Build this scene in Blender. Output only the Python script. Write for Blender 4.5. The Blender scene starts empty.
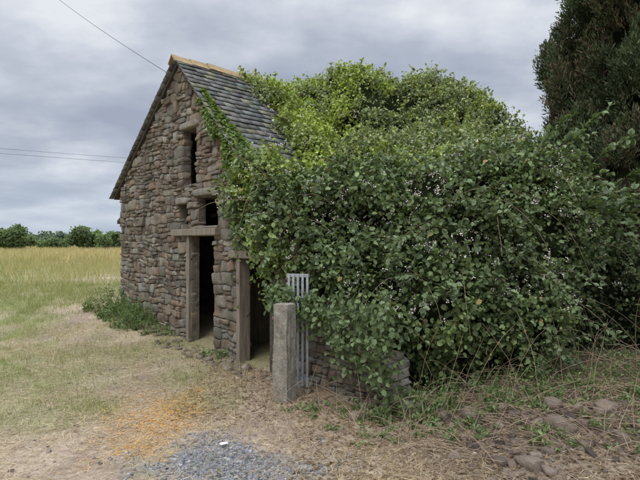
import bpy, bmesh, math, random
import numpy as np
from mathutils import Vector
random.seed(7); rng=np.random.default_rng(7)
scene=bpy.context.scene
scene.view_settings.view_transform='Standard'; scene.view_settings.look='None'; scene.view_settings.exposure=0

# ---------------------------------------------------------------- helpers
def vnoise(p,seed=0):
    p=np.asarray(p,float); i=np.floor(p).astype(np.int64); f=p-i; f=f*f*(3-2*f)
    def h(a,b,c):
        n=(a*374761393+b*668265263+c*2147483647+seed*974634777)&0xffffffff
        n=((n^(n>>13))*1274126177)&0xffffffff; n=(n^(n>>16))&0xffff
        return n/65535.0
    x,y,z=i[...,0],i[...,1],i[...,2]; fx,fy,fz=f[...,0],f[...,1],f[...,2]
    r=0
    for dx in(0,1):
        for dy in(0,1):
            for dz in(0,1):
                w=(fx if dx else 1-fx)*(fy if dy else 1-fy)*(fz if dz else 1-fz)
                r=r+w*h(x+dx,y+dy,z+dz)
    return r
def fbm(p,seed=0,o=3):
    r=0;a=.5;s=0;p=np.asarray(p,float)
    for k in range(o):
        r=r+a*vnoise(p*(2**k),seed+k*17); s+=a; a*=.5
    return r/s
def sstep(a,b,x):
    t=np.clip((x-a)/(b-a),0,1); return t*t*(3-2*t)
def norm(v):
    return v/np.maximum(np.linalg.norm(v,axis=-1,keepdims=True),1e-9)

P0=np.array([-3.96,9.6]); D=np.array([.676,-.737]); D/=np.linalg.norm(D); NN=np.array([-D[1],D[0]])
def L2W(t,r,z):
    t=np.asarray(t,float);r=np.asarray(r,float);z=np.asarray(z,float)
    return np.stack([P0[0]+t*D[0]+r*NN[0],P0[1]+t*D[1]+r*NN[1],z+0*t],-1)

def empty(name,loc=(0,0,0)):
    e=bpy.data.objects.new(name,None); e.location=loc; scene.collection.objects.link(e); return e
def mkobj(name,V,F,mat,parent=None,smooth=False,col=None):
    me=bpy.data.meshes.new(name); me.from_pydata([tuple(v) for v in V],[],[tuple(f) for f in F]); me.update()
    if smooth: me.polygons.foreach_set('use_smooth',[True]*len(me.polygons))
    ob=bpy.data.objects.new(name,me); scene.collection.objects.link(ob)
    if mat: me.materials.append(mat)
    if parent: ob.parent=parent
    return ob
def mkfast(name,V,F,mat,parent=None,smooth=False,col=None):
    V=np.asarray(V,np.float32);F=np.asarray(F,np.int32); n,k=F.shape
    me=bpy.data.meshes.new(name); me.vertices.add(len(V)); me.vertices.foreach_set('co',V.ravel())
    me.loops.add(n*k); me.loops.foreach_set('vertex_index',F.ravel())
    me.polygons.add(n); me.polygons.foreach_set('loop_start',np.arange(0,n*k,k,dtype=np.int32))
    try: me.polygons.foreach_set('loop_total',np.full(n,k,np.int32))
    except Exception: pass
    me.update(calc_edges=True)
    if smooth: me.polygons.foreach_set('use_smooth',np.ones(n,bool))
    if col is not None:
        a=me.color_attributes.new('Col','FLOAT_COLOR','POINT')
        c=np.ones((len(V),4),np.float32); c[:,:3]=col; a.data.foreach_set('color',c.ravel())
    ob=bpy.data.objects.new(name,me); scene.collection.objects.link(ob)
    if mat: me.materials.append(mat)
    if parent: ob.parent=parent
    return ob

LEAF=np.array([[0,0,0],[.42,.28,.12],[.38,.68,.10],[0,1,-.12],[-.38,.68,.10],[-.42,.28,.12]])
BLADE=np.array([[-.5,0,0],[.5,0,0],[.32,.55,.05],[0,1,.22],[0,1,.22],[-.32,.55,.05]])
def leaves(name,P,A,N,size,width,col,mat,parent=None,shape=LEAF):
    P=np.asarray(P);A=norm(A);N=N-A*np.sum(A*N,-1,keepdims=True);N=norm(N);S=np.cross(A,N)
    n=len(P);size=np.broadcast_to(size,(n,))[:,None,None];width=np.broadcast_to(width,(n,))[:,None,None]
    T=shape[None]
    V=P[:,None]+S[:,None]*(T[...,0:1]*size*width)+A[:,None]*(T[...,1:2]*size)+N[:,None]*(T[...,2:3]*size*np.minimum(1,width*1.5))
    base=(np.arange(n)*6)[:,None]
    if shape is LEAF: F=np.concatenate([base+np.array([0,1,2,3]),base+np.array([0,3,4,5])],1).reshape(-1,4)
    else: F=np.concatenate([base+np.array([0,1,2,5]),base+np.array([5,2,3,4])],1).reshape(-1,4)
    C=np.repeat(np.broadcast_to(col,(n,3)),6,0)
    return mkfast(name,V.reshape(-1,3),F,mat,parent,False,C)

# ---------------------------------------------------------------- materials
def newmat(name):
    m=bpy.data.materials.new(name); m.use_nodes=True; nt=m.node_tree; b=nt.nodes['Principled BSDF']
    return m,nt,b
def node(nt,t,**k):
    n=nt.nodes.new(t)
    for a,v in k.items(): setattr(n,a,v)
    return n
def noise(nt,scale,detail=4,rough=.6,vec=None):
    n=node(nt,'ShaderNodeTexNoise'); n.inputs['Scale'].default_value=scale;n.inputs['Detail'].default_value=detail;n.inputs['Roughness'].default_value=rough
    if vec is None:
        tc=node(nt,'ShaderNodeTexCoord'); vec=tc.outputs['Object']
    nt.links.new(vec,n.inputs['Vector']); return n.outputs['Fac']
def ramp(nt,fac,stops):
    r=node(nt,'ShaderNodeValToRGB'); e=r.color_ramp.elements
    while len(e)<len(stops): e.new(.5)
    for el,(p,c) in zip(e,stops):
        el.position=p; el.color=(c,c,c,1) if isinstance(c,(int,float)) else (*c,1)
    nt.links.new(fac,r.inputs['Fac']); return r.outputs['Color']
def mix(nt,a,b,fac,mode='MIX'):
    m=node(nt,'ShaderNodeMix',data_type='RGBA',blend_type=mode)
    for i,v in ((6,a),(7,b),(0,fac)):
        s=m.inputs[i]
        if isinstance(v,(int,float)): s.default_value=float(v) if i==0 else (v,v,v,1)
        elif isinstance(v,tuple): s.default_value=(*v,1)
        else: nt.links.new(v,s)
    return m.outputs[2]
def attr(nt,n='Col'):
    a=node(nt,'ShaderNodeAttribute'); a.attribute_name=n; return a
def bump(nt,b,h,strength=.5,dist=.02):
    n=node(nt,'ShaderNodeBump'); n.inputs['Strength'].default_value=strength; n.inputs['Distance'].default_value=dist
    nt.links.new(h,n.inputs['Height']); nt.links.new(n.outputs['Normal'],b.inputs['Normal'])
def foliage_mat(name,trans=.25,rough=.5,spec=.25):
    m,nt,b=newmat(name); a=attr(nt).outputs['Color']
    nt.links.new(a,b.inputs['Base Color']); b.inputs['Roughness'].default_value=rough; b.inputs['Specular IOR Level'].default_value=spec
    tr=node(nt,'ShaderNodeBsdfTranslucent'); 
    c=mix(nt,a,(1.3,1.35,.6),1.0,'MULTIPLY'); nt.links.new(c,tr.inputs['Color'])
    ms=node(nt,'ShaderNodeMixShader'); ms.inputs[0].default_value=trans
    nt.links.new(b.outputs[0],ms.inputs[1]); nt.links.new(tr.outputs[0],ms.inputs[2])
    nt.links.new(ms.outputs[0],nt.nodes['Material Output'].inputs['Surface']); return m
def colnoise_mat(name,c1,c2,scale=6,rough=.9,b_str=.5,b_dist=.01,use_attr=False,stretch=None):
    m,nt,b=newmat(name); vec=None
    if stretch:
        tc=node(nt,'ShaderNodeTexCoord'); mp=node(nt,'ShaderNodeMapping'); mp.inputs['Scale'].default_value=stretch
        nt.links.new(tc.outputs['Object'],mp.inputs['Vector']); vec=mp.outputs['Vector']
    f=noise(nt,scale,6,.65,vec); f2=noise(nt,scale*6,4,.7,vec)
    if use_attr:
        a=attr(nt).outputs['Color']; k=ramp(nt,f,[(.25,c1),(.75,c2)]); col=mix(nt,a,k,1.0,'MULTIPLY')
    else: col=ramp(nt,f,[(.3,c1),(.7,c2)])
    k2=ramp(nt,f2,[(.3,.72),(.7,1.15)]); col=mix(nt,col,k2,1.0,'MULTIPLY')
    nt.links.new(col,b.inputs['Base Color']); b.inputs['Roughness'].default_value=rough; b.inputs['Specular IOR Level'].default_value=.2
    bump(nt,b,f2,b_str,b_dist); return m
M_leaf=foliage_mat('bramble_leaf'); M_con=foliage_mat('conifer_leaf',.1,.7,.15)
M_grass=foliage_mat('grass_blade',.3,.7,.15)
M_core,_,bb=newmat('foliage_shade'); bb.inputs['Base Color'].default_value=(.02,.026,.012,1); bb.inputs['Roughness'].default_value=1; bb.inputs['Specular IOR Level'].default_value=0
M_stone=colnoise_mat('rubble_stone',(.58,.57,.55),(1.32,1.30,1.24),9,.92,1.0,.03,True)
nt=M_stone.node_tree; b=nt.nodes['Principled BSDF']; src=b.inputs['Base Color'].links[0].from_socket
lf=ramp(nt,noise(nt,3.0,8,.75),[(.52,0.),(.66,.55)]); s2=mix(nt,src,(.35,.34,.29),lf)
df=ramp(nt,noise(nt,1.3,6,.7),[(.48,0.),(.66,.65)]); nt.links.new(mix(nt,s2,(.115,.095,.07),df),b.inputs['Base Color'])
M_mortar=colnoise_mat('lime_mortar',(.10,.082,.062),(.24,.205,.16),6,.95,.9,.02)
M_slate=colnoise_mat('slate',(.65,.66,.64),(1.25,1.24,1.12),4,.6,.4,.004,True)
M_ridge=colnoise_mat('ridge_tile',(.28,.20,.10),(.46,.34,.19),9,.9,.6,.01)
M_wood=colnoise_mat('weathered_wood',(.16,.13,.10),(.36,.31,.245),5,.85,.8,.015,False,(6,6,.6))
M_dwood=colnoise_mat('dark_timber',(.05,.04,.032),(.10,.085,.07),5,.85,.7,.01)
M_conc=colnoise_mat('old_concrete',(.22,.20,.16),(.52,.475,.40),12,.95,1.0,.025)
M_metal=colnoise_mat('galvanised_metal',(.26,.28,.29),(.44,.465,.48),5,.55,.2,.003)
M_bark=colnoise_mat('bark',(.06,.045,.033),(.14,.11,.08),8,.95,.8,.02)
M_cane=colnoise_mat('dead_cane',(.24,.17,.11),(.42,.32,.22),8,.9,.3,.003)
M_stem=colnoise_mat('green_stem',(.10,.09,.05),(.19,.15,.085),8,.9,.3,.003)
M_wire,_,bb=newmat('cable'); bb.inputs['Base Color'].default_value=(.06,.06,.07,1)
M_petal,_,bb=newmat('blossom'); bb.inputs['Base Color'].default_value=(.66,.59,.56,1); bb.inputs['Roughness'].default_value=.8
M_rock=colnoise_mat('field_stone',(.7,.68,.66),(1.25,1.2,1.15),12,.92,1.0,.02,True)

# ---------------------------------------------------------------- ground
def gz(x,y):
    x=np.asarray(x,float);y=np.asarray(y,float)
    z=.38*sstep(6.3,10.8,y)
    z=z+.10*sstep(1.0,2.2,x)*sstep(3.4,4.3,y)*(1-sstep(6,8,y))
    q=np.stack([x,y,0*x],-1)
    z=z+.05*(fbm(q*.9,3)-.5)*(1-sstep(30,60,y))+.025*(fbm(q*5,5)-.5)*(1-sstep(14,25,np.abs(y)))
    z=z+(.13*(fbm(q*4,8)-.35)+.03*(fbm(q*14,9)-.5))*sstep(.5,1.4,x)*sstep(3.2,3.7,y)*(1-sstep(4.6,5.2,y))
    return z
def axis(lo,hi,step,far):
    a=list(np.arange(lo,hi+1e-6,step)); s=step; v=hi
    up=[]
    while v<far: s*=1.22; v+=s; up.append(v)
    s=step; v=lo; dn=[]
    while v>-far: s*=1.22; v-=s; dn.append(v)
    return np.array(dn[::-1]+a+up)
gx=axis(-5.5,4.5,.03,900); gy=axis(2.6,9.5,.03,900)
X,Y=np.meshgrid(gx,gy); Zg=gz(X,Y); nx,ny=len(gx),len(gy)
V=np.stack([X,Y,Zg],-1).reshape(-1,3)
ii=np.arange(nx*ny).reshape(ny,nx)
F=np.stack([ii[:-1,:-1],ii[:-1,1:],ii[1:,1:],ii[1:,:-1]],-1).reshape(-1,4)
def green_mask(x,y):
    q=np.stack([x,y,0*x],-1); n=fbm(q*.9,31)
    g=sstep(-.05,.28,(-x/np.maximum(y,.1)-.40)+ (n-.5)*.6)*sstep(3.9,5.2,y+(n-.5)*1.5)*(.55+.6*sstep(.4,.6,fbm(q*1.7,35)))
    g2=sstep(.50,.66,fbm(q*.6,77))*.6
    return np.clip(np.maximum(g,g2*(x<.3)),0,1)
def orange_mask(x,y):
    q=np.stack([x,y,0*x],-1); n=fbm(q*3,12)
    d=np.sqrt(((x+1.5)/.42)**2+((y-4.3)/.78)**2); return np.clip(sstep(1.35,.1,d+(n-.5)*1.9),0,1)
def gravel_mask(x,y):
    q=np.stack([x,y,0*x],-1); n=fbm(q*2.5,14)
    d=np.sqrt(((x+.62)/.8)**2+((y-3.4)/.55)**2); return np.clip(sstep(1.25,.3,d+(n-.5)*1.5),0,1)
def soil_mask(x,y):
    q=np.stack([x,y,0*x],-1); n=fbm(q*1.5,19)
    s=np.clip(sstep(.2,1.2,x+(n-.5)*1.6),0,1)*(.6+.4*sstep(3.4,4.2,y))
    return np.clip(s+.5*sstep(4.9,5.6,y)*(x>.5),0,1.0)
G=np.stack([green_mask(V[:,0],V[:,1]),orange_mask(V[:,0],V[:,1]),gravel_mask(V[:,0],V[:,1])],-1)
m,nt,b=newmat('field_ground'); a=attr(nt); sep=node(nt,'ShaderNodeSeparateColor'); nt.links.new(a.outputs['Color'],sep.inputs[0])
a2=attr(nt,'Soil')
f1=noise(nt,1.2,6,.6); f2=noise(nt,22,6,.7); f3=noise(nt,90,4,.7)
straw=ramp(nt,f2,[(.3,(.31,.23,.16)),(.5,(.48,.38,.27)),(.7,(.62,.52,.38))])
dirt=ramp(nt,f2,[(.3,(.20,.145,.11)),(.7,(.43,.335,.26))])
basec=mix(nt,straw,dirt,ramp(nt,f1,[(.40,0.),(.60,.9)]))
grn=ramp(nt,f2,[(.3,(.16,.18,.07)),(.7,(.35,.34,.155))])
c=mix(nt,basec,grn,sep.outputs[0])
c=mix(nt,c,ramp(nt,f3,[(.35,(.14,.14,.15)),(.65,(.36,.36,.37))]),sep.outputs[2])
org=node(nt,'ShaderNodeMath',operation='MULTIPLY'); nt.links.new(sep.outputs[1],org.inputs[0]); nt.links.new(ramp(nt,f2,[(.42,0.05),(.62,.6)]),org.inputs[1])
c=mix(nt,c,(.60,.33,.09),org.outputs[0])
c=mix(nt,c,ramp(nt,f2,[(.3,(.050,.038,.029)),(.7,(.19,.145,.11))]),a2.outputs['Fac'])
c=mix(nt,c,ramp(nt,f3,[(.3,.65),(.7,1.3)]),1.0,'MULTIPLY')
nt.links.new(c,b.inputs['Base Color']); b.inputs['Roughness'].default_value=.95; b.inputs['Specular IOR Level'].default_value=.1
bump(nt,b,f3,.7,.02)
ground=mkfast('ground',V,F,m,None,True,G)
sa=ground.data.attributes.new('Soil','FLOAT','POINT'); sa.data.foreach_set('value',soil_mask(V[:,0],V[:,1]).astype(np.float32))

# ---------------------------------------------------------------- barn
barn=empty('stone_barn')
AP=(2.52,4.47); EL=2.68
PROF=[(0,EL),(AP[0],AP[1]),(5.04,1.97),(5.38,1.62),(5.5,1.0),(5.75,.78),(6.78,.46)]
def top_of(t): return np.interp(t,[p[0] for p in PROF],[p[1] for p in PROF])
openings=[
 (2.66,3.07,2.50,3.36,.50),(2.52,2.82,1.88,2.20,.4),(3.13,3.70,1.84,2.27,.60),
 (2.93,3.60,-.3,1.69,.62),(4.34,5.03,-.5,1.38,.62)]
LEN=8.0; TH=.35
def prism(name,poly,r0,r1,mat,parent,link=True):
    n=len(poly); V=[L2W(t,r0,z) for t,z in poly]+[L2W(t,r1,z) for t,z in poly]
    F=[list(range(n)),list(range(2*n-1,n-1,-1))]+[[ (i+1)%n,i,i+n,(i+1)%n+n] for i in range(n)]
    ob=mkobj(name,V,F,mat,parent)
    bm=bmesh.new(); bm.from_mesh(ob.data); bmesh.ops.recalc_face_normals(bm,faces=bm.faces); bm.to_mesh(ob.data); bm.free()
    return ob
def lbox(name,t0,t1,r0,r1,z0,z1,mat,parent,bev=0):
    ob=prism(name,[(t0,z0),(t1,z0),(t1,z1),(t0,z1)],r0,r1,mat,parent)
    if bev:
        md=ob.modifiers.new('b','BEVEL'); md.width=bev; md.segments=2
    return ob
dg=lambda: bpy.context.evaluated_depsgraph_get()
def wall_leaf(name,r0,r1,ops):
    bps=sorted(set([p[0] for p in PROF]+[v for o in ops for v in o[:2]]))
    V=[];F=[]
    for u,v in zip(bps[:-1],bps[1:]):
        if v-u<1e-4: continue
        mid=(u+v)/2
        cuts=sorted([(o[2],o[3]) for o in ops if o[0]<mid<o[1]])
        zs=[];lo=-.5
        for c0,c1 in cuts:
            if c0>lo: zs.append((lo,lo,c0,c0))
            lo=max(lo,c1)
        zs.append((lo,lo,float(top_of(u))-.03,float(top_of(v))-.03))
        for (a0,a1,b0,b1) in zs:
            n=len(V)
            for r in (r0,r1):
                V+= [L2W(u,r,a0),L2W(v,r,a1),L2W(v,r,b1),L2W(u,r,b0)]
            F+=[[n,n+1,n+2,n+3],[n+7,n+6,n+5,n+4],[n+1,n,n+4,n+5],[n+2,n+1,n+5,n+6],[n+3,n+2,n+6,n+7],[n,n+3,n+7,n+4]]
    return mkobj(name,V,F,M_mortar,barn)
wall_leaf('gable_wall',0,.12,openings)
wall_leaf('gable_wall_inner',.121,TH,[(a-s_*.8,b_+.02,c0,c1) for (a,b_,c0,c1,s_) in openings])
lbox('side_wall',0,.35,TH,LEN,-.5,EL-.03,M_mortar,barn)
lbox('right_wall',5.05,5.35,TH,LEN,-.5,1.9,M_mortar,barn)
prism('back_wall',[(.35,-.5),(5.05,-.5),(5.04,1.9),(AP[0],AP[1]-.05),(.35,EL+.2)],LEN-.35,LEN,M_mortar,barn)
g=np.array([-1,-.86,-.3,.3,.86,1]); GN=5
tv=[];tf=[]
idx={}
def vid(p):
    k=tuple(np.round(p,4))
    if k not in idx: idx[k]=len(tv); tv.append(p)
    return idx[k]
for ax in range(3):
    for s in(-1,1):
        for i in range(GN):
            for j in range(GN):
                q=[]
                for (u,v) in((i,j),(i+1,j),(i+1,j+1),(i,j+1)):
                    p=[0,0,0];p[ax]=s;p[(ax+1)%3]=g[u];p[(ax+2)%3]=g[v];q.append(vid(tuple(p)))
                tf.append(q if s>0 else q[::-1])
tv=np.array(tv);tf=np.array(tf)
def rounded(p): 
    nrm=(np.abs(tv)**p).sum(1)**(1/p); return tv/nrm[:,None]*1.03
tv_block=rounded(8); tv_rock=rounded(3.2); tv_rough=rounded(4.5)
PAL=np.array([[.28,.22,.165],[.30,.255,.20],[.27,.25,.215],[.37,.33,.265],[.19,.16,.13],[.29,.22,.165],[.33,.315,.28],[.23,.195,.16],[.30,.275,.235],[.31,.225,.17]])
class Stones:
    def __init__(s): s.V=[];s.F=[];s.C=[];s.n=0
    def add(s,c,h,frame,col=None,jit=.13,tmpl=None):
        v=(tv_rock if tmpl is None else tmpl).copy()
        q=v*.9+rng.uniform(0,100,3)
        v=v*(1+ (np.stack([vnoise(q,1),vnoise(q,2),vnoise(q,3)],-1)-.5)*jit*3.2)+rng.normal(0,jit*.12,v.shape)
        v=v*h; v=frame(v+np.array(c)); s.V.append(v); s.F.append(tf+s.n); s.n+=len(v)
        if col is None: col=PAL[rng.integers(len(PAL))]*rng.uniform(.65,1.2)
        s.C.append(np.broadcast_to(col,(len(v),3)))
    def build(s,name,mat,parent,smooth=True): return mkfast(name,np.concatenate(s.V),np.concatenate(s.F),mat,parent,smooth,np.concatenate(s.C))
def fr(v):
    t,r,z=v[:,0],v[:,1],v[:,2]; q=np.stack([t*1.3,z*1.6,0*t],-1)
    q2=np.stack([t*4.5,z*4.5,0*t],-1)
    return L2W(t+(fbm(q2,72,2)-.5)*.06,r,z+(fbm(q,71,2)-.5)*.12+(fbm(q2,73,2)-.5)*.06)
S=Stones()
def put(t0,t1,z0,z1):
    if t1-t0<.03 or z1-z0<.02: return
    S.add(((t0+t1)/2,.050+rng.uniform(-.020,.016),(z0+z1)/2),((t1-t0)/2-.005,.075,(z1-z0)/2-.005),fr,None,.17,tv_block)
z=-.35
while z<4.42:
    h=rng.uniform(.11,.20)
    zc=z+h/2
    ts=np.linspace(0,6.78,400); ok=ts[top_of(ts)>zc+.02]
    if len(ok)==0: break
    ivs=[(ok[0]-.02,ok[-1])]
    for (a,b_,c0,c1,sp_) in openings:
        if c0-.06<zc<c1+.05:
            new=[]
            for (u,v) in ivs:
                if b_<=u or a>=v: new.append((u,v));continue
                if a>u: new.append((u,a))
                if b_<v: new.append((b_,v))
            ivs=new
    for (u,v) in ivs:
        t=u
        while t<v-.03:
            w=rng.uniform(.09,.30)
            if v-(t+w)<.10: w=v-t
            w=min(w,v-t)
            mode=rng.random(); edge=(t==u or t+w>=v-.01)
            if mode<(.6 if edge else .36): put(t,t+w,z,z+h)
            elif mode<.78 or w<.17:
                k_=rng.uniform(.3,.7)*h
                if w>.2 and rng.random()<.6: 
                    m_=t+w*rng.uniform(.35,.65); put(t,m_,z,z+k_);put(m_,t+w,z,z+k_);put(t,t+w,z+k_,z+h)
                else: put(t,t+w,z,z+k_);put(t,t+w,z+k_,z+h)
            else:
                k_=rng.uniform(.45,.6)*h; m_=t+w*rng.uniform(.4,.6); m2=t+w*rng.uniform(.3,.7)
                put(t,m_,z,z+k_);put(m_,t+w,z,z+k_);put(t,m2,z+k_,z+h);put(m2,t+w,z+k_,z+h)
            t+=w
    z+=h
for (a,b_,z1) in ((2.60,3.16,3.42),(3.05,3.78,2.34),(2.46,2.86,2.25)):
    S.add(((a+b_)/2,.02,z1),((b_-a)/2,.09,.05),lambda v:L2W(v[:,0],v[:,1],v[:,2]),np.array([.34,.31,.265]),.08,tv_block)
for (a,b_,c0,c1,sp_) in openings:
    z=max(c0,-.2)
    while z<c1-.03:
        h=rng.uniform(.08,.15); h=min(h,c1-z)
        for q in (.1,.22,.32):
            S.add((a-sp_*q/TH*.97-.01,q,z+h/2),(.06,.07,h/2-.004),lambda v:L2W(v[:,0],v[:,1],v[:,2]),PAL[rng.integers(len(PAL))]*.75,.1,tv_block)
        z+=h
for i in range(30):
    t=rng.uniform(5.45,6.75); S.add((t,rng.uniform(.02,.3),float(top_of(t))+rng.uniform(-.01,.04)),(rng.uniform(.05,.11),.08,rng.uniform(.025,.05)),fr,None,.2,tv_rough)
z=-.2
while z<.40:
    h=rng.uniform(.07,.12); m_=rng.uniform(.12,.24)
    S.add((6.76,m_/2,z+h/2),(.07,m_/2,h/2-.003),fr,None,.2,tv_block); S.add((6.76,(m_+.36)/2,z+h/2),(.07,(.36-m_)/2,h/2-.003),fr,None,.2,tv_block); z+=h
for i in range(14):
    S.add((rng.uniform(6.6,7.15),rng.uniform(-.15,.4),rng.uniform(-.02,.06)),(rng.uniform(.04,.10),rng.uniform(.04,.08),rng.uniform(.03,.05)),lambda v:L2W(v[:,0],v[:,1],v[:,2]),None,.25,tv_rough)
S.build('wall_stones',M_stone,barn,False)
k=(AP[1]-EL)/AP[0]
prism('roof_slope_right',[(AP[0],AP[1]-.02),(5.12,AP[1]-.02-2.6*.99),(5.12,AP[1]-.02-2.6*.99+.07),(AP[0],AP[1]+.05)],-.06,LEN+.1,M_dwood,barn)
prism('roof_slope_left',[(AP[0],AP[1]-.02),(AP[0],AP[1]+.05),(-.28,EL-.28*k+.05),(-.28,EL-.28*k-.02)],-.06,LEN+.1,M_dwood,barn)
sv=[];sf=[];sc=[];n=0
def slates(side):
    global n
    kk=.99 if side>0 else k
    L=math.hypot(1,kk); smax=2.6*L if side>0 else 2.82*L
    s=0;row=0
    while s<smax:
        off=(row%2)*.1
        r=-.12
        first=True
        while r<LEN+.1:
            w=.2 if not first or off==0 else .1
            first=False
            w+=rng.uniform(-.025,.025)
            slip=rng.uniform(-.012,.012)+(.03 if rng.random()<.04 else 0)
            s0=s-.06; s1=s+.155+slip; lift0=.052; lift1=.072+rng.uniform(-.002,.010)
            q=[]
            for (ss,lift) in((s0,lift0),(s1,lift1)):
                for rr in(r+.003,r+w-.003):
                    for th in(0,.009):
                        h=lift+th
                        tt=AP[0]+side*(ss/L)+side*h*kk/L
                        zz=AP[1]-ss*kk/L+h/L
                        q.append(L2W(tt,rr,zz))
            q=np.array(q); sv.append(q)
            f=np.array([[0,2,3,1],[4,5,7,6],[0,1,5,4],[2,6,7,3],[1,3,7,5],[0,4,6,2]])
            sf.append(f+n); n+=8
            c=np.array([.165,.165,.165])*rng.uniform(.65,1.3)+rng.normal(0,.008,3)
            if rng.random()<.16: c=np.array([.24,.235,.17])*rng.uniform(.7,1.1)
            sc.append(np.broadcast_to(c,(8,3)))
            r+=w
        s+=.135; row+=1
slates(1); slates(-1)
mkfast('slates',np.concatenate(sv),np.concatenate(sf),M_slate,barn,False,np.concatenate(sc))
V=[];F=[];r=-.15;nn=0
while r<LEN:
    l=.33; tilt=rng.uniform(-.012,.018); sk=rng.uniform(-.012,.012)
    for rr,up in((r,.012),(r+l,0.0)):
        for a_ in np.linspace(-1,1,7):
            tt=AP[0]+a_*.13+sk; zz=AP[1]+.155-abs(a_)*.13*1.0+up+tilt-.02
            V.append(L2W(tt,rr,zz))
    for i in range(6): F.append([nn+i,nn+i+1,nn+8+i,nn+7+i])
    nn+=14; r+=.31
o=mkobj('ridge_tiles',V,F,M_ridge,barn); md=o.modifiers.new('s','SOLIDIFY'); md.thickness=.02
lbox('door_lintel_beam',2.40,3.80,-.11,.10,1.695,1.80,M_wood,barn,.012)
lbox('door_post',2.84,2.925,-.06,.10,.0,1.69,M_wood,barn,.008)
lbox('door_lintel_small',4.12,5.14,-.10,.10,1.385,1.49,M_wood,barn,.012)
lbox('door_post_small',4.28,4.36,-.07,.10,-.2,1.38,M_wood,barn,.008)
lbox('door_post_right',4.97,5.04,-.03,.10,-.2,1.38,M_dwood,barn,.008)
lbox('loft_sill',3.08,3.76,-.05,.25,1.805,1.838,M_wood,barn,.005)
lbox('inner_beam',.4,5.0,1.8,2.0,1.9,2.05,M_dwood,barn)
lbox('old_door_leaf',3.62,3.66,.40,1.0,.05,1.6,M_wood,barn)
prism('rear_eave',[(-.55,1.98),(0,2.16),(0,2.26),(-.55,2.05)],.1,1.8,M_dwood,barn)
lbox('rear_eave_post',-.05,.0,.12,.2,1.2,2.1,M_dwood,barn)

# ---------------------------------------------------------------- volumes -> surface sampling
def blob_surface(name,ells,prisms=(),voxel=.11,disp=.18,dscale=1.6,mat=M_core,parent=None,seed=5,shrink=0.0,hf=1.5):
    bm=bmesh.new()
    for (cx,cy,cz,rx,ry,rz) in ells:
        r=bmesh.ops.create_icosphere(bm,subdivisions=3,radius=1)
        for v in r['verts']: v.co=Vector((cx+v.co.x*rx,cy+v.co.y*ry,cz+v.co.z*rz))
    for (poly,r0,r1) in prisms:
        a=[bm.verts.new(L2W(t,r0,z)) for t,z in poly]; c=[bm.verts.new(L2W(t,r1,z)) for t,z in poly]; m_=len(poly)
        fs=[bm.faces.new(a),bm.faces.new(c[::-1])]+[bm.faces.new([a[(i+1)%m_],a[i],c[i],c[(i+1)%m_]]) for i in range(m_)]
        bmesh.ops.recalc_face_normals(bm,faces=fs)
    me=bpy.data.meshes.new(name); bm.to_mesh(me); bm.free()
    ob=bpy.data.objects.new(name,me); scene.collection.objects.link(ob)
    md=ob.modifiers.new('r','REMESH'); md.mode='VOXEL'; md.voxel_size=voxel
    me2=bpy.data.meshes.new_from_object(ob.evaluated_get(dg())); ob.modifiers.clear(); ob.data=me2
    nv=len(me2.vertices); co=np.empty(nv*3,np.float32); me2.vertices.foreach_get('co',co); co=co.reshape(-1,3).astype(float)
    no=np.empty(nv*3,np.float32); me2.vertices.foreach_get('normal',no); no=no.reshape(-1,3)
    d=(fbm(co*dscale,seed)-.5)*2*disp+(fbm(co*dscale*3,seed+3,2)-.5)*disp*hf
    co=co+no*d[:,None]
    me2.vertices.foreach_set('co',(co-no*shrink).astype(np.float32).ravel()); me2.update()
    me2.calc_loop_triangles(); nt_=len(me2.loop_triangles); tri=np.empty(nt_*3,np.int32); me2.loop_triangles.foreach_get('vertices',tri); tri=tri.reshape(-1,3)
    me2.materials.clear(); me2.materials.append(mat); me2.polygons.foreach_set('use_smooth',np.ones(len(me2.polygons),bool))
    if parent: ob.parent=parent
    return ob,co,tri
def sample(co,tri,n,wfun=None):
    A=co[tri[:,0]];B=co[tri[:,1]];C=co[tri[:,2]]; cr=np.cross(B-A,C-A); ar=np.linalg.norm(cr,axis=1)/2; N=norm(cr)
    w=ar.copy()
    if wfun is not None: w=w*wfun((A+B+C)/3,N)
    w/=w.sum(); k=rng.choice(len(tri),n,p=w); u=rng.random(n);v=rng.random(n); s=u+v>1; u[s]=1-u[s]; v[s]=1-v[s]
    return A[k]+(B-A)[k]*u[:,None]+(C-A)[k]*v[:,None], N[k]
def rnd(n): return norm(rng.normal(0,1,(n,3)))

bush=empty('bramble_and_ivy_thicket')
E=[(0.6,10.0,3.85,1.9,1.5,1.14),(-.5,9.35,3.8,.7,.7,.66),(1.8,10.2,3.6,1.85,1.6,1.33),(3.0,9.5,2.7,1.15,1.3,1.45),
 (1.85,6.6,1.65,1.5,1.4,1.15),(0.55,6.3,2.0,.95,.85,.58),(1.35,5.5,1.1,.72,.7,.85),(2.05,5.85,.85,.72,.75,1.0),(2.85,7.0,1.85,1.0,1.1,1.15),
 (-.80,6.42,2.2,.26,.24,.45),(0.8,8.0,2.4,1.6,1.2,.85),(2.2,8.3,2.3,1.6,1.3,1.2),(-.25,5.85,1.85,.38,.28,.33),(.42,5.42,1.35,.48,.34,.42),(2.3,6.2,1.9,.8,.8,.85),(.05,5.75,1.5,.35,.3,.38),(1.15,6.4,.7,.9,.8,.9),
 (.62,5.15,1.05,.34,.25,.36),(3.7,7.3,.65,.8,.6,.8),(4.7,7.2,.7,.9,.6,.85),(5.8,7.1,.7,.9,.6,.8)]
PR=[([(1.9,3.9),(2.4,4.55),(2.75,4.55),(5.3,2.1),(5.3,1.2),(1.9,1.2)],1.25,7.6),
    ([(4.45,2.35),(4.55,2.7),(5.35,1.95),(5.35,1.5),(4.7,1.6)],-.10,1.5)]
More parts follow.
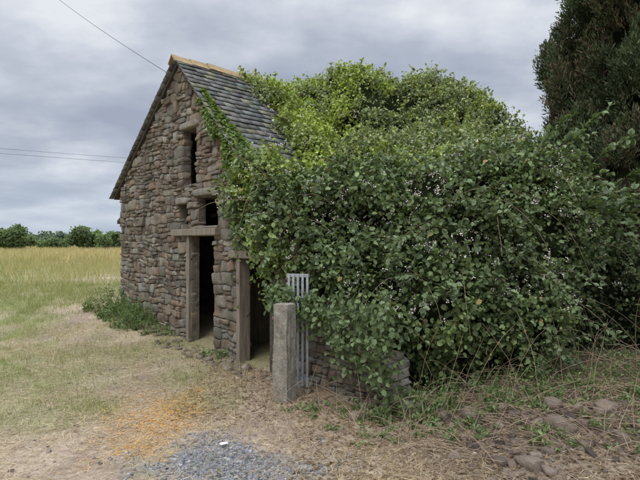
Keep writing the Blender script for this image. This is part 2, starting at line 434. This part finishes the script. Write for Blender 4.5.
core,co,tri=blob_surface('thicket_core',E,PR,.085,.22,1.5,M_core,bush,5,.15,2.0)
vis0=lambda P,N: np.clip(.25+np.maximum(N[:,2],0)*.6+np.maximum(-(N*norm(P-np.array([0,0,1.6]))).sum(1),0)*1.6,.1,2)
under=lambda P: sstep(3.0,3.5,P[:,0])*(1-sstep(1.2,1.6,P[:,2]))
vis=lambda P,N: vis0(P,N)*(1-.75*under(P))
clump=lambda P: .12+1.2*sstep(.36,.52,fbm(P*3.2,150,2))
def zone(P):
    return sstep(5.8,7.0,P[:,1]+ (fbm(P*1.3,44)-.5)*2.0-.45*np.maximum(P[:,0]-1.7,0)+.5*(P[:,2]-2.5)) 
NL=175000
P,N=sample(co,tri,NL,lambda P,N: vis(P,N)*clump(P))
iv=zone(P)
depth=rng.random(NL)**1.5
P=P+N*(rng.normal(.0,.055,NL)+.30*(fbm(P*3.2,150,2)-.5))[:,None]-N*(depth*.12-.05)[:,None]
Nl=norm(N*.8+rnd(NL)*.75+np.array([0,0,.55])); Ax=rnd(NL)+np.array([0,0,-.5])+N*.35
nb=fbm(P*2.2,61); nf=rng.random(NL); big=fbm(P*.7,33)[:,None]
colb=np.array([.118,.160,.066])[None]*(.42+1.35*nf[:,None]**1.4)*(.5+1.05*nb[:,None])
colb=colb*(1-sstep(.5,.65,big))+colb*np.array([1.45,1.38,1.25])*sstep(.5,.65,big)
coli=np.array([.32,.39,.088])[None]*(.6+.8*nf[:,None])*(.5+1.1*nb[:,None])
pale=sstep(.50,.62,fbm(P*.9,90)[:,None]+.16*sstep(.9,2.4,P[:,:1]))
coli=coli*(1-.75*pale)+np.array([.235,.275,.165])*(.5+.9*nf[:,None])*(.5+.9*nb[:,None])*.75*pale
w=iv[:,None]
cl=colb*(1-w)+coli*w
lt=(rng.random(NL)<.12)[:,None]; cl=np.where(lt,cl*1.35+np.array([.04,.045,.035]),cl)
yl=(rng.random(NL)<.010)[:,None]; cl=np.where(yl,np.array([[.34,.26,.10]]),cl)
cl=cl*(1-.6*under(P)[:,None])  # low leaves at right darkened: shade beneath the conifer painted into their colour
size=(rng.uniform(.032,.074,NL)*(1-.12*iv))
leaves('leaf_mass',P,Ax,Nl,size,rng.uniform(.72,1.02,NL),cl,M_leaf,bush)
P,N=sample(co,tri,380,lambda P,N: vis(P,N)*(1-.3*zone(P))*sstep(.40,.6,fbm(P*.8,23))*(P[:,2]>.9))
pp=np.repeat(P+N*.10,5,0)+rng.normal(0,.075,(380*5,3)); pp=np.repeat(pp,7,0)+rng.normal(0,.014,(380*35,3)); n_=len(pp)
leaves('blossom',pp,rnd(n_),norm(np.repeat(N,35,0)+rnd(n_)*.8),rng.uniform(.009,.018,n_),1.1,np.ones((n_,3)),M_petal,bush)
def tube(pts,r0,r1,Vl,Fl,off,sides=5):
    pts=np.array(pts);m_=len(pts)
    for i in range(m_):
        d=pts[min(i+1,m_-1)]-pts[max(i-1,0)]; d=d/np.linalg.norm(d); a=np.cross(d,[.3,.2,1.]); a/=np.linalg.norm(a)+1e-9; b=np.cross(d,a)
        r=r0+(r1-r0)*i/(m_-1)
        for j in range(sides):
            an=2*math.pi*j/sides; Vl.append(pts[i]+r*(a*math.cos(an)+b*math.sin(an)))
    for i in range(m_-1):
        for j in range(sides):
            Fl.append([off+i*sides+j,off+i*sides+(j+1)%sides,off+(i+1)*sides+(j+1)%sides,off+(i+1)*sides+j])
    return off+m_*sides
def canes(name,P,N,length,mat,parent,leafn,lsize,lcol,droop=.6,rad=.004):
    Vl=[];Fl=[];off=0;LP=[];LA=[];LN=[]
    for p,nn_ in zip(P,N):
        L=rng.uniform(*length); d=nn_+rng.normal(0,.45,3)+np.array([0,0,.55]); d/=np.linalg.norm(d); pts=[p-nn_*.1]; seg=7
        for i in range(seg):
            d=d+np.array([0,0,-droop*.28])+rng.normal(0,.06,3); d/=np.linalg.norm(d); pts.append(pts[-1]+d*L/seg)
            if pts[-1][2]<.03: break
            for q in range(leafn):
                sd=rng.normal(0,1,3); 
                for tl in range(3):
                    LP.append(pts[-1]+sd*.012-d*L/seg*rng.random()); LA.append(sd*.8+rng.normal(0,.5,3)+d*.5); LN.append(np.array([0,0,1.])+rng.normal(0,.4,3))
        if len(pts)>2: off=tube(pts,rad,rad*.4,Vl,Fl,off,4)
    mkfast(name+'_stems',Vl,Fl,mat,parent,True)
    if LP:
        n_=len(LP); leaves(name+'_leaves',np.array(LP),np.array(LA),np.array(LN),rng.uniform(*lsize,n_),.85,lcol*rng.uniform(.5,1.5,(n_,1)),M_leaf,parent)
P,N=sample(co,tri,760,vis)
s=zone(P)<.5
canes('bramble_shoot',P[s],N[s],(.3,.85),M_stem,bush,2,(.045,.075),np.array([.16,.21,.11]))
canes('ivy_shoot',P[~s],N[~s],(.2,.5),M_stem,bush,2,(.04,.065),np.array([.31,.36,.13]),.35)
P,N=sample(co,tri,150,lambda P,N:(P[:,2]>3.7)*np.maximum(N[:,2],0.01))
canes('crown_shoot',P,N*.5+np.array([0,0,1.]),(.15,.38),M_stem,bush,1,(.04,.065),np.array([.23,.27,.15]),.1)
P,N=sample(co,tri,90,lambda P,N:(P[:,0]>2.7)*(P[:,2]>1.3)*(P[:,2]<3.0)*np.maximum(N[:,0],.01))
canes('side_shoot',P,N+np.array([.5,0,.3]),(.5,1.3),M_stem,bush,3,(.06,.11),np.array([.14,.19,.095]),.35)
P,N=sample(co,tri,70,lambda P,N: vis(P,N)*(1-zone(P)))
canes('bare_cane',P,N,(.5,1.3),M_cane,bush,0,(.06,.11),np.array([.14,.19,.095]),.8,.003)
def wall_ivy(n,tf,zf,rr=-.08):
    P=L2W(tf,rr+rng.uniform(-.05,.03,n),zf); Nn=norm(np.array([-NN[0],-NN[1],.3])+rng.normal(0,.5,(n,3)))
    return P,Nn
n_=8500
s_=rng.uniform(.7,2.7,n_); wd=(.04+.19*sstep(.9,2.6,s_))*(.4+1.5*fbm(np.stack([s_*3.5,0*s_,0*s_],-1),51))
off=rng.normal(0,1,n_)*wd
P,Nn=wall_ivy(n_,AP[0]+s_+off*.5+.05,AP[1]-s_*.99+.03-np.abs(off)*1.3)
kk_=fbm(P*5,52)>.42; P=P[kk_];Nn=Nn[kk_]
P2=L2W(AP[0]+s_[:2400]+.03,rng.uniform(-.12,.25,2400)*sstep(.8,2.0,s_[:2400]),AP[1]-s_[:2400]*.99+.12)
N2=norm(np.array([.3,-.3,1.])+rng.normal(0,.4,(2400,3)))
PP=np.concatenate([P,P2]);N3=np.concatenate([Nn,N2]);n_=len(PP)
leaves('verge_ivy',PP,rnd(n_)+np.array([0,0,-.7]),N3,rng.uniform(.04,.07,n_),.95,np.array([.17,.235,.075])*rng.uniform(.5,1.5,(n_,1)),M_leaf,bush)
LP=[];LA=[];LN=[];Vl=[];Fl=[];off=0
for i in range(66):
    t=rng.uniform(5.35,7.0); z0=1.05+rng.uniform(-.1,.1); ze=np.interp(t,[5.3,5.7,6.3,6.9],[.95,.75,.6,.25])+rng.uniform(-.05,.25); L=max(.1,z0-ze)
    p=L2W(t,-.08-rng.uniform(0,.28),z0); pts=[p]
    for j in range(7):
        p=p+np.array([0,0,-L/7])+rng.normal(0,.02,3)+np.append(-NN*.008*(3-j),0); pts.append(p)
        for q in range(5): LP.append(p+rng.normal(0,.04,3)); LA.append(np.array([0,0,-.6])+rng.normal(0,.7,3)); LN.append(np.append(-NN*.8,.5)+rng.normal(0,.5,3))
    off=tube(pts,.002,.001,Vl,Fl,off,4)
mkfast('strand_stems',Vl,Fl,M_stem,bush,True); n_=len(LP)
leaves('strand_leaves',np.array(LP),np.array(LA),np.array(LN),rng.uniform(.035,.072,n_),.85,np.array([.12,.165,.072])*rng.uniform(.5,1.6,(n_,1)),M_leaf,bush)

# ---------------------------------------------------------------- conifer
def conifer(cx,cy,H,R,seed,nspray,name):
    root=empty(name); r_=np.random.default_rng(seed)
    Vl=[];Fl=[]; off=tube([(cx+r_.normal(0,.04),cy+r_.normal(0,.04),z) for z in np.linspace(-.2,H*.9,9)],.24,.04,Vl,Fl,0,9)
    EL_=[]
    for i in range(130):
        z=r_.uniform(.9,H); a=r_.uniform(0,2*math.pi); prof=min(1,(z+.6)/2.0)*(1-(z/H)**2.2)**.6
        rad=R*prof*r_.uniform(.6,.90); s=r_.uniform(.22,.5)*(.4+.6*prof)
        c=(cx+rad*math.cos(a),cy+rad*math.sin(a),z); EL_.append((*c,s,s,s*2.2))
        zb=max(.5,z-1.2); p0=np.array([cx,cy,zb]);p2=np.array(c); p1=(p0+p2)/2+np.array([0,0,.1])
        off=tube([p0,p1,p2],.05,.015,Vl,Fl,off,5)
    for a in np.linspace(0,2*math.pi,16): EL_.append((cx+R*.78*math.cos(a),cy+R*.78*math.sin(a),r_.uniform(.7,1.1),.5,.5,.7))
    for z in np.linspace(.8,H*.85,10): EL_.append((cx,cy,z,R*.74*(1-(z/H)**2)**.5,R*.74*(1-(z/H)**2)**.5,1.0))
    for i in range(240):
        a=r_.uniform(0,2*math.pi); z=r_.uniform(.1,1.7); p=np.array([cx,cy,z]); d=np.array([math.cos(a),math.sin(a),r_.uniform(-.2,.3)]); pts=[p]
        L=r_.uniform(1.5,R*1.4)
        for j in range(5): d=d+r_.normal(0,.14,3); pts.append(pts[-1]+d*L/5)
        off=tube(pts,.012,.003,Vl,Fl,off,4)
    mkfast('trunk_and_limbs',Vl,Fl,M_bark,root,True)
    ob,co,tri=blob_surface('crown_core',EL_,(),.12,.24,1.8,M_core,root,seed,.2,2.2)
    P,N=sample(co,tri,nspray,lambda P,N: vis0(P,N)*(.12+.88*sstep(.6,1.8,P[:,2]))*(.08+1.3*sstep(.38,.52,fbm(P*np.array([3,3,1.6]),160,2)))); k_=12
    brown=sstep(.50,.62,fbm(P*1.1,seed+9)); bulge=(fbm(P*np.array([3,3,1.6]),160,2)-.45)
    ax=norm(N*.6+np.array([0,0,1.0])+rnd(nspray)*.45)
    PP=np.repeat(P-N*.04+N*bulge[:,None]*.5,k_,0); AA=norm(np.repeat(ax,k_,0)+rnd(nspray*k_)*.5)
    PP=PP+np.repeat(ax,k_,0)*rng.uniform(-.05,.22,(len(PP),1))+rng.normal(0,.02,PP.shape)
    cb=np.array([.066,.086,.042])*(.35+1.5*fbm(P*2.5,seed+2)[:,None]); cb=np.where(rng.random((nspray,1))<brown[:,None]*.5,np.array([[.125,.10,.063]]),cb)
    C=np.repeat(cb,k_,0)*rng.uniform(.45,1.7,(len(PP),1))
    leaves('foliage',PP,AA,rnd(len(PP)),rng.uniform(.035,.10,len(PP)),rng.uniform(.2,.36,len(PP)),C,M_con,root)
conifer(6.42,8.9,11.5,2.3,3,26000,'conifer_tree')
conifer(9.7,9.8,10.0,2.6,8,3000,'conifer_tree.001')

# ---------------------------------------------------------------- pillar, gate
def box_rot(name,c,h,yaw,mat,parent,taper=1.0,bev=.01,jit=0,cuts=3):
    ca,sa_=math.cos(yaw),math.sin(yaw)
    bm=bmesh.new(); bmesh.ops.create_cube(bm,size=2)
    bmesh.ops.subdivide_edges(bm,edges=list(bm.edges),cuts=cuts,use_grid_fill=True)
    for v in bm.verts:
        x,y,z=v.co; s=1+(taper-1)*(z+1)/2
        x*=h[0]*s;y*=h[1]*s;z*=h[2]
        x+=random.uniform(-jit,jit);y+=random.uniform(-jit,jit);z+=random.uniform(-jit,jit)
        v.co=Vector((c[0]+x*ca-y*sa_,c[1]+x*sa_+y*ca,c[2]+z))
    me=bpy.data.meshes.new(name);bm.to_mesh(me);bm.free();me.materials.append(mat)
    ob=bpy.data.objects.new(name,me);scene.collection.objects.link(ob)
    if parent: ob.parent=parent
    if bev: md=ob.modifiers.new('b','BEVEL');md.width=bev;md.segments=2;md.limit_method='ANGLE'
    return ob
yaw=math.atan2(D[1],D[0])
box_rot('stone_gate_post',(-.355,4.83,.42),(.09,.085,.56),yaw+.25,M_conc,None,.90,.012,.006,7)
gate=empty('metal_gate')
for i in range(5):
    u=i/4; x=-.335+.20*u; y=5.17-.055*u
    box_rot('bar_%d'%i,(x,y,.66),(.013,.009,.60),-.2,M_metal,gate,1,.003)
for zz in (.14,.75,1.24): box_rot('rail_%d'%int(zz*100),(-.235,5.155,zz),(.125,.006,.018),-.27,M_metal,gate,1,.003)

# ---------------------------------------------------------------- grass & litter
def scatter(name,n,xr,yr,mask,h,wd,c1,c2,lie=0.0,parent=None,mat=M_grass,clump=0):
    x=rng.uniform(*xr,n); y=yr[0]+(yr[1]-yr[0])*rng.random(n)
    if mask is not None:
        k_=rng.random(n)<mask(x,y); x=x[k_];y=y[k_]
    dx=x-P0[0];dy=y-P0[1];t=dx*D[0]+dy*D[1];r=dx*NN[0]+dy*NN[1]
    k_=~((t>0)&(t<6.8)&(r>-.02)&(r<8)); x=x[k_];y=y[k_];n=len(x)
    P=np.stack([x,y,gz(x,y)+.002],-1)
    A=np.stack([rng.normal(0,.35+lie*3,n),rng.normal(0,.35+lie*3,n),np.ones(n)*(1-lie)+.02],-1)
    if lie>0: A[:,2]=np.abs(rng.normal(.02,.12,n)); P[:,2]+=rng.uniform(0,.012,n)
    N=rnd(n) if lie==0 else norm(np.array([0,0,1.])+rnd(n)*.4)
    u=rng.random((n,1)); C=(np.array(c1)*(1-u)+np.array(c2)*u)*rng.uniform(.7,1.25,(n,1))
    sz=rng.uniform(*h,n); return leaves(name,P,A,N,sz,np.array(wd)/sz*rng.uniform(.7,1.3,n),C,mat,parent,BLADE)
gm=empty('grass')
GC1=(.18,.235,.085);GC2=(.40,.39,.19)
def tuft(x,y): return .25+.75*sstep(.42,.6,fbm(np.stack([x,y,0*x],-1)*5,95))
scatter('short_grass',210000,(-10,.2),(3.3,14),lambda x,y:green_mask(x,y)*tuft(x,y)*(x>-.78*y-.5)*np.clip(9/y,.3,1),(.02,.09),.0045,GC1,GC2,0,gm)
scatter('dry_tufts',26000,(-6,1.2),(3.1,9),lambda x,y:sstep(.48,.66,fbm(np.stack([x,y,0*x],-1)*2.2,91))*(x>-.75*y-.3)*.9,(.03,.10),.004,(.42,.34,.20),(.60,.50,.32),0,gm)
def md_(x,y): return (x>-.9*y-4)*(x<-.30*y)*np.clip(30/y,.2,1)*(.3+.7*sstep(.4,.6,fbm(np.stack([x,y*.6,0*x],-1)*.6,96)))
scatter('meadow_near',90000,(-34,-2),(13,34),md_,(.15,.5),.012,(.26,.29,.12),(.54,.45,.25),0,gm)
scatter('meadow_far',70000,(-95,-5),(26,110),lambda x,y:(x>-.9*y-4)*(x<-.2*y),(.35,.75),.05,(.39,.36,.18),(.57,.45,.26),0,gm)
scatter('mid_grass',50000,(-12,-3),(9,14.5),lambda x,y:(x>-.85*y-1)*(.35+.65*green_mask(x,y))*tuft(x*.5,y*.5),(.05,.18),.007,GC1,(.48,.43,.24),0,gm)
lit=empty('straw_litter')
scatter('straw',90000,(-5,3.2),(3.1,8.5),lambda x,y:(x>-.75*y-.3)*(.15+.85*sstep(.3,.65,fbm(np.stack([x,y,0*x],-1)*2,66)))*(1-.5*gravel_mask(x,y))*(1-.35*soil_mask(x,y))*np.clip(5/y,.3,1),(.04,.15),.0035,(.34,.25,.16),(.72,.60,.43),.6,lit)
scatter('brown_debris',30000,(-2.5,3.6),(3.2,7.5),lambda x,y:np.exp(-((x+.55*(y-4.6)*.9-.0)**2)/1.2)*.6+.5*(x>.2),(.02,.09),.006,(.12,.08,.05),(.36,.26,.17),.6,lit)
scatter('dead_leaves',11000,(-1.8,4.2),(3.1,6.5),lambda x,y:(x>-.2)|(np.abs(x+.8)<.6)&(y>4.3),(.02,.055),.02,(.15,.10,.06),(.36,.26,.17),.6,lit)
scatter('orange_petals',16000,(-2.4,-.6),(3.3,5.6),lambda x,y:orange_mask(x,y)*.8,(.008,.022),.010,(.62,.33,.07),(.75,.46,.14),.6,lit)
weed=empty('weeds')
def weedpatch(name,cx,cy,rx,ry,n,h,col,ls=(.03,.07),blades=1):
    ns=max(4,n//14); a=rng.uniform(0,2*np.pi,ns);q=np.sqrt(rng.random(ns))*1.15
    sx=cx+rx*q*np.cos(a);sy=cy+ry*q*np.sin(a); sh=h*(1-np.minimum(q,1)**2*.7)*rng.uniform(.4,1.15,ns)
    k_=rng.integers(0,ns,n); f=rng.random(n)**.7
    lean=rng.normal(0,.25,(ns,2))
    x=sx[k_]+lean[k_,0]*sh[k_]*f+rng.normal(0,.022,n); y=sy[k_]+lean[k_,1]*sh[k_]*f+rng.normal(0,.022,n)
    P=np.stack([x,y,gz(x,y)+.005+sh[k_]*f],-1)
    leaves(name,P,rnd(n)+np.array([0,0,.3]),norm(rnd(n)*.7+np.array([0,0,1.])),rng.uniform(*ls,n)*.9,.5,np.array(col)*rng.uniform(.55,1.5,(n,1)),M_leaf,weed)
    m_=max(3,int(ns*blades)); k_=rng.integers(0,ns,m_)
    P2=np.stack([sx[k_],sy[k_],gz(sx[k_],sy[k_])],-1)
    leaves(name+'_blades',P2,rng.normal(0,.3,(m_,3))+np.array([0,0,1.]),rnd(m_),rng.uniform(.5,1.2,m_)*h,.010/h,np.array(col)*1.5,M_grass,weed,BLADE)
def wp(t,r): 
    p=L2W(t,r,0); return p[0],p[1]
x,y=wp(.9,-.25); weedpatch('nettles',x,y,.45,.3,1500,.42,(.13,.19,.07))
x,y=wp(1.5,-.3); weedpatch('nettles_b',x,y,.35,.3,1300,.40,(.13,.18,.07))
x,y=wp(.1,-.2); weedpatch('nettles_c',x,y,.5,.3,1400,.5,(.16,.20,.08))
x,y=wp(2.2,-.2); weedpatch('nettles_d',x,y,.4,.15,300,.18,(.15,.19,.08))
x,y=wp(3.9,-.15); weedpatch('dock',x,y,.25,.12,160,.13,(.15,.20,.08))
for i,(px,py,rx,n,h) in enumerate([(.95,4.5,.3,700,.32),(.5,4.45,.25,240,.18),(1.55,4.25,.3,260,.16),(1.95,4.5,.3,300,.22),(2.7,4.7,.35,400,.22),(3.0,4.3,.3,300,.18),(.4,4.0,.3,200,.09),(1.15,4.0,.3,260,.13),(1.75,3.75,.2,150,.13),(2.2,5.0,.5,600,.25),(-.2,4.55,.15,80,.07),(3.3,5.2,.5,600,.3),(2.4,3.9,.5,320,.13),(1.3,4.7,.6,800,.25),(3.4,5.9,.7,700,.35),(2.9,3.7,.4,240,.11),(.66,4.3,.25,380,.2),(.1,4.5,.25,160,.1)]):
    weedpatch('weed_%d'%i,px,py,rx,rx*.8,n,h,(.13,.19,.07) if i%2 else (.17,.22,.09),(.025,.06),.8)
n_=200; x=rng.uniform(.3,4.2,n_);y=rng.uniform(4.2,5.8,n_); P=np.stack([x,y,gz(x,y)],-1)
dc=empty('dead_bramble_canes')
canes('dead_canes',P,np.tile([0,-.25,.5],(n_,1)),(.4,1.4),M_cane,dc,0,(.03,.05),np.array([.1,.1,.05]),.75,.003)
n_=460; x=rng.uniform(-.6,3.4,n_);y=rng.uniform(3.4,4.9,n_); P=np.stack([x,y,gz(x,y)+.04],-1)
canes('fallen_twigs',P,rng.normal(0,1,(n_,3))*np.array([1,1,.05])-np.array([0,0,.35]),(.15,.6),M_cane,dc,0,(.03,.05),np.array([.1,.1,.05]),.3,.003)
S=Stones()
def pebbles(n,f,cols,smin,smax,tm=None,flat=.7):
    for _ in range(n):
        x,y=f(); s=smin+(smax-smin)*rng.random()**2
        z=float(gz(np.array([x]),np.array([y]))[0]); c=np.array(cols[rng.integers(len(cols))])*rng.uniform(.7,1.25)
        a=rng.uniform(0,6.28); ca,sa_=math.cos(a),math.sin(a); tl=rng.normal(0,.25)
        h=np.array([s,s*rng.uniform(.6,1),s*rng.uniform(flat*.6,flat)])
        S.add((0,0,0),h,lambda v:np.stack([x+v[:,0]*ca-v[:,1]*sa_,y+v[:,0]*sa_+v[:,1]*ca,z+v[:,2]+s*.1+tl*v[:,0]],-1),c,.26,tm)
def fg():
    while True:
        x=rng.uniform(-1.7,.5);y=rng.uniform(3.1,4.2)
        if rng.random()<gravel_mask(np.array([x]),np.array([y]))[0]: return x,y
pebbles(1500,fg,[(.30,.31,.34),(.42,.42,.43),(.20,.21,.23),(.5,.48,.45)],.004,.015)
pebbles(800,lambda:(rng.uniform(-3,3.2),rng.uniform(3.1,7)),[(.33,.28,.24),(.43,.37,.30),(.28,.24,.21)],.005,.02)
def clus():
    cx_,cy_,s_=[(1.2,4.3,.22),(2.0,4.05,.28),(2.7,4.15,.3),(1.55,3.6,.25),(2.4,3.6,.3)][rng.integers(5)]
    return rng.normal(cx_,s_),rng.normal(cy_,s_*.6)
pebbles(420,clus,[(.21,.16,.125),(.27,.22,.18),(.15,.12,.10)],.008,.05,tv_rough,.85)
pebbles(160,lambda:wp(rng.uniform(1.8,6.6),-rng.uniform(.02,.45)),[(.30,.26,.21),(.25,.21,.17)],.012,.055,tv_rough,.8)
S.build('gravel_stones',M_rock,None,False)
for i,(x,y,s) in enumerate([(1.98,3.95,.09),(1.50,3.42,.07),(1.35,4.25,.09),(1.1,4.35,.07),(1.62,4.3,.06),(2.5,4.2,.08),(.35,4.35,.06),(-1.35,6.9,.08),(2.3,3.7,.06),(2.05,4.22,.07)]):
    S=Stones(); z=float(gz(np.array([x]),np.array([y]))[0]); a=rng.uniform(0,3); ca,sa_=math.cos(a),math.sin(a)
    S.add((0,0,0),(s*1.2,s*.85,s*.75),lambda v:np.stack([x+v[:,0]*ca-v[:,1]*sa_,y+v[:,0]*sa_+v[:,1]*ca,z+v[:,2]+s*.2],-1),np.array([.30,.245,.195])*rng.uniform(.8,1.1),.28,tv_rough)
    o=S.build('fallen_stone' if i==0 else 'fallen_stone.%03d'%i,M_rock,None,False)
box_rot('paper_scrap',(-.75,3.75,.03),(.03,.018,.002),.5,M_petal,None,1,0,.002)

# ---------------------------------------------------------------- distant trees
dt=empty('distant_trees')
def treemass(name,ells,n,size,c,vox,disp,sc):
    ob,co,tri=blob_surface(name+'_core',ells,(),vox,disp,sc,M_core,dt,21,disp*.5)
    P,N=sample(co,tri,n,vis0); P=P+N*rng.normal(0,size*.5,n)[:,None]
    leaves(name,P,rnd(n),norm(N+rnd(n)*.6+np.array([0,0,.4])),rng.uniform(size*.6,size*1.3,n),.9,np.array(c)*(.5+fbm(P*.35,5)[:,None])*rng.uniform(.7,1.3,(n,1)),M_grass,dt)
el=[]
for i in range(120):
    x=-190+i*3.3+rng.uniform(-1,1); y=150+rng.uniform(-8,12); h=rng.uniform(2.0,4.4); el.append((x,y,h*.5,rng.uniform(2.0,4.5),3,h*.75))
treemass('hedgerow',el,26000,.8,(.13,.18,.125),.8,.8,.25)  # leaf colour paled and greyed, distance haze painted in
el=[]
for (m_,y,h,r) in [(-.655,62,3.5,2.0),(-.63,66,2.8,1.8),(-.50,70,3.9,1.8),(-.475,72,3.2,2.0),(-.45,70,2.4,1.4),(-.56,75,1.6,2.0),(-.42,75,3.0,2.0)]:
    for q in range(7): el.append((m_*y+rng.uniform(-1,1)*r*.8,y+rng.uniform(-1,1),.4+h*rng.uniform(.2,.75),r*rng.uniform(.2,.5),r*.5,h*rng.uniform(.10,.26)))
treemass('field_trees',el,14000,.3,(.16,.22,.10),.3,.5,.8)
V=[];F=[]
for i in range(81):
    x=-900+i*22.5; h=9+5*float(fbm(np.array([[x*.006,0,0]]),4)[0]); V+= [(x,620,-1),(x,640,h*.9)]
for i in range(80): F.append([2*i,2*i+2,2*i+3,2*i+1])
M_hill,_,bb=newmat('far_hill'); bb.inputs['Base Color'].default_value=(.13,.17,.18,1); bb.inputs['Roughness'].default_value=1
mkobj('hills',V,F,M_hill)

# ---------------------------------------------------------------- wires
def wire(name,a,b,sag,r):
    a=np.array(a);b=np.array(b); pts=[a+(b-a)*u-np.array([0,0,sag*4*u*(1-u)]) for u in np.linspace(0,1,24)]
    Vl=[];Fl=[];tube(pts,r,r,Vl,Fl,0,6); mkfast(name,Vl,Fl,M_wire,None,True)
wire('overhead_cable',(-2.46,7.75,4.33),(-10.9,17,11.6),.15,.006)
wire('overhead_cable.001',(-60,25,10.1),(20,82,12.6),.5,.014)
wire('overhead_cable.002',(-60,25,9.7),(20,82,12.0),.5,.014)

# ---------------------------------------------------------------- world, sun, camera
w=bpy.data.worlds.new('World'); scene.world=w; w.use_nodes=True; nt=w.node_tree; bg=nt.nodes['Background']
EL_S=math.radians(52)
sky=node(nt,'ShaderNodeTexSky'); sky.sky_type='NISHITA'; sky.sun_disc=False; sky.sun_elevation=EL_S
tc=node(nt,'ShaderNodeTexCoord'); sp=node(nt,'ShaderNodeSeparateXYZ'); nt.links.new(tc.outputs['Generated'],sp.inputs[0])
def math_(op,a,b=None):
    n=node(nt,'ShaderNodeMath',operation=op)
    for i,v in enumerate((a,b)):
        if v is None: continue
        if isinstance(v,(int,float)): n.inputs[i].default_value=v
        else: nt.links.new(v,n.inputs[i])
    return n.outputs[0]
zc=math_('ADD',math_('MAXIMUM',sp.outputs[2],0.0),.26)
cx=math_('DIVIDE',sp.outputs[0],zc); cy=math_('DIVIDE',sp.outputs[1],zc)
cb=node(nt,'ShaderNodeCombineXYZ'); nt.links.new(cx,cb.inputs[0]); nt.links.new(math_('MULTIPLY',cy,1.2),cb.inputs[1]); cb.inputs[2].default_value=3.7
n1=noise(nt,1.2,7,.5,cb.outputs[0]); n2=noise(nt,3.6,5,.55,cb.outputs[0])
mixn=math_('ADD',math_('MULTIPLY',n1,.76),math_('MULTIPLY',n2,.24))
cl=ramp(nt,mixn,[(.37,(.37,.415,.52)),(.46,(.47,.515,.61)),(.53,(.61,.65,.735)),(.61,(.82,.85,.90))])
hz=ramp(nt,sp.outputs[2],[(0.0,.7),(.05,.5),(.16,0.)])
cl=mix(nt,cl,(.46,.55,.68),hz)
zen=ramp(nt,sp.outputs[2],[(.45,10.),(.80,36.)])
cl=mix(nt,cl,zen,1.0,'MULTIPLY')
fin=mix(nt,sky.outputs[0],cl,.95)
nt.links.new(fin,bg.inputs['Color']); bg.inputs['Strength'].default_value=.1
sl=bpy.data.lights.new('sun','SUN'); sl.energy=1.5; sl.angle=math.radians(30); sl.color=(1,.97,.91)
so=bpy.data.objects.new('sun',sl); scene.collection.objects.link(so)
az=math.radians(205)
dv=Vector((math.sin(az)*math.cos(EL_S),math.cos(az)*math.cos(EL_S),math.sin(EL_S)))
so.rotation_euler=dv.to_track_quat('Z','Y').to_euler(); sky.sun_rotation=az
cam=bpy.data.cameras.new('camera'); cam.lens=27; cam.sensor_width=36; cam.clip_end=3000
co_=bpy.data.objects.new('camera',cam); co_.location=(0,0,1.6); co_.rotation_euler=(math.radians(90.24),0,0)
scene.collection.objects.link(co_); scene.camera=co_
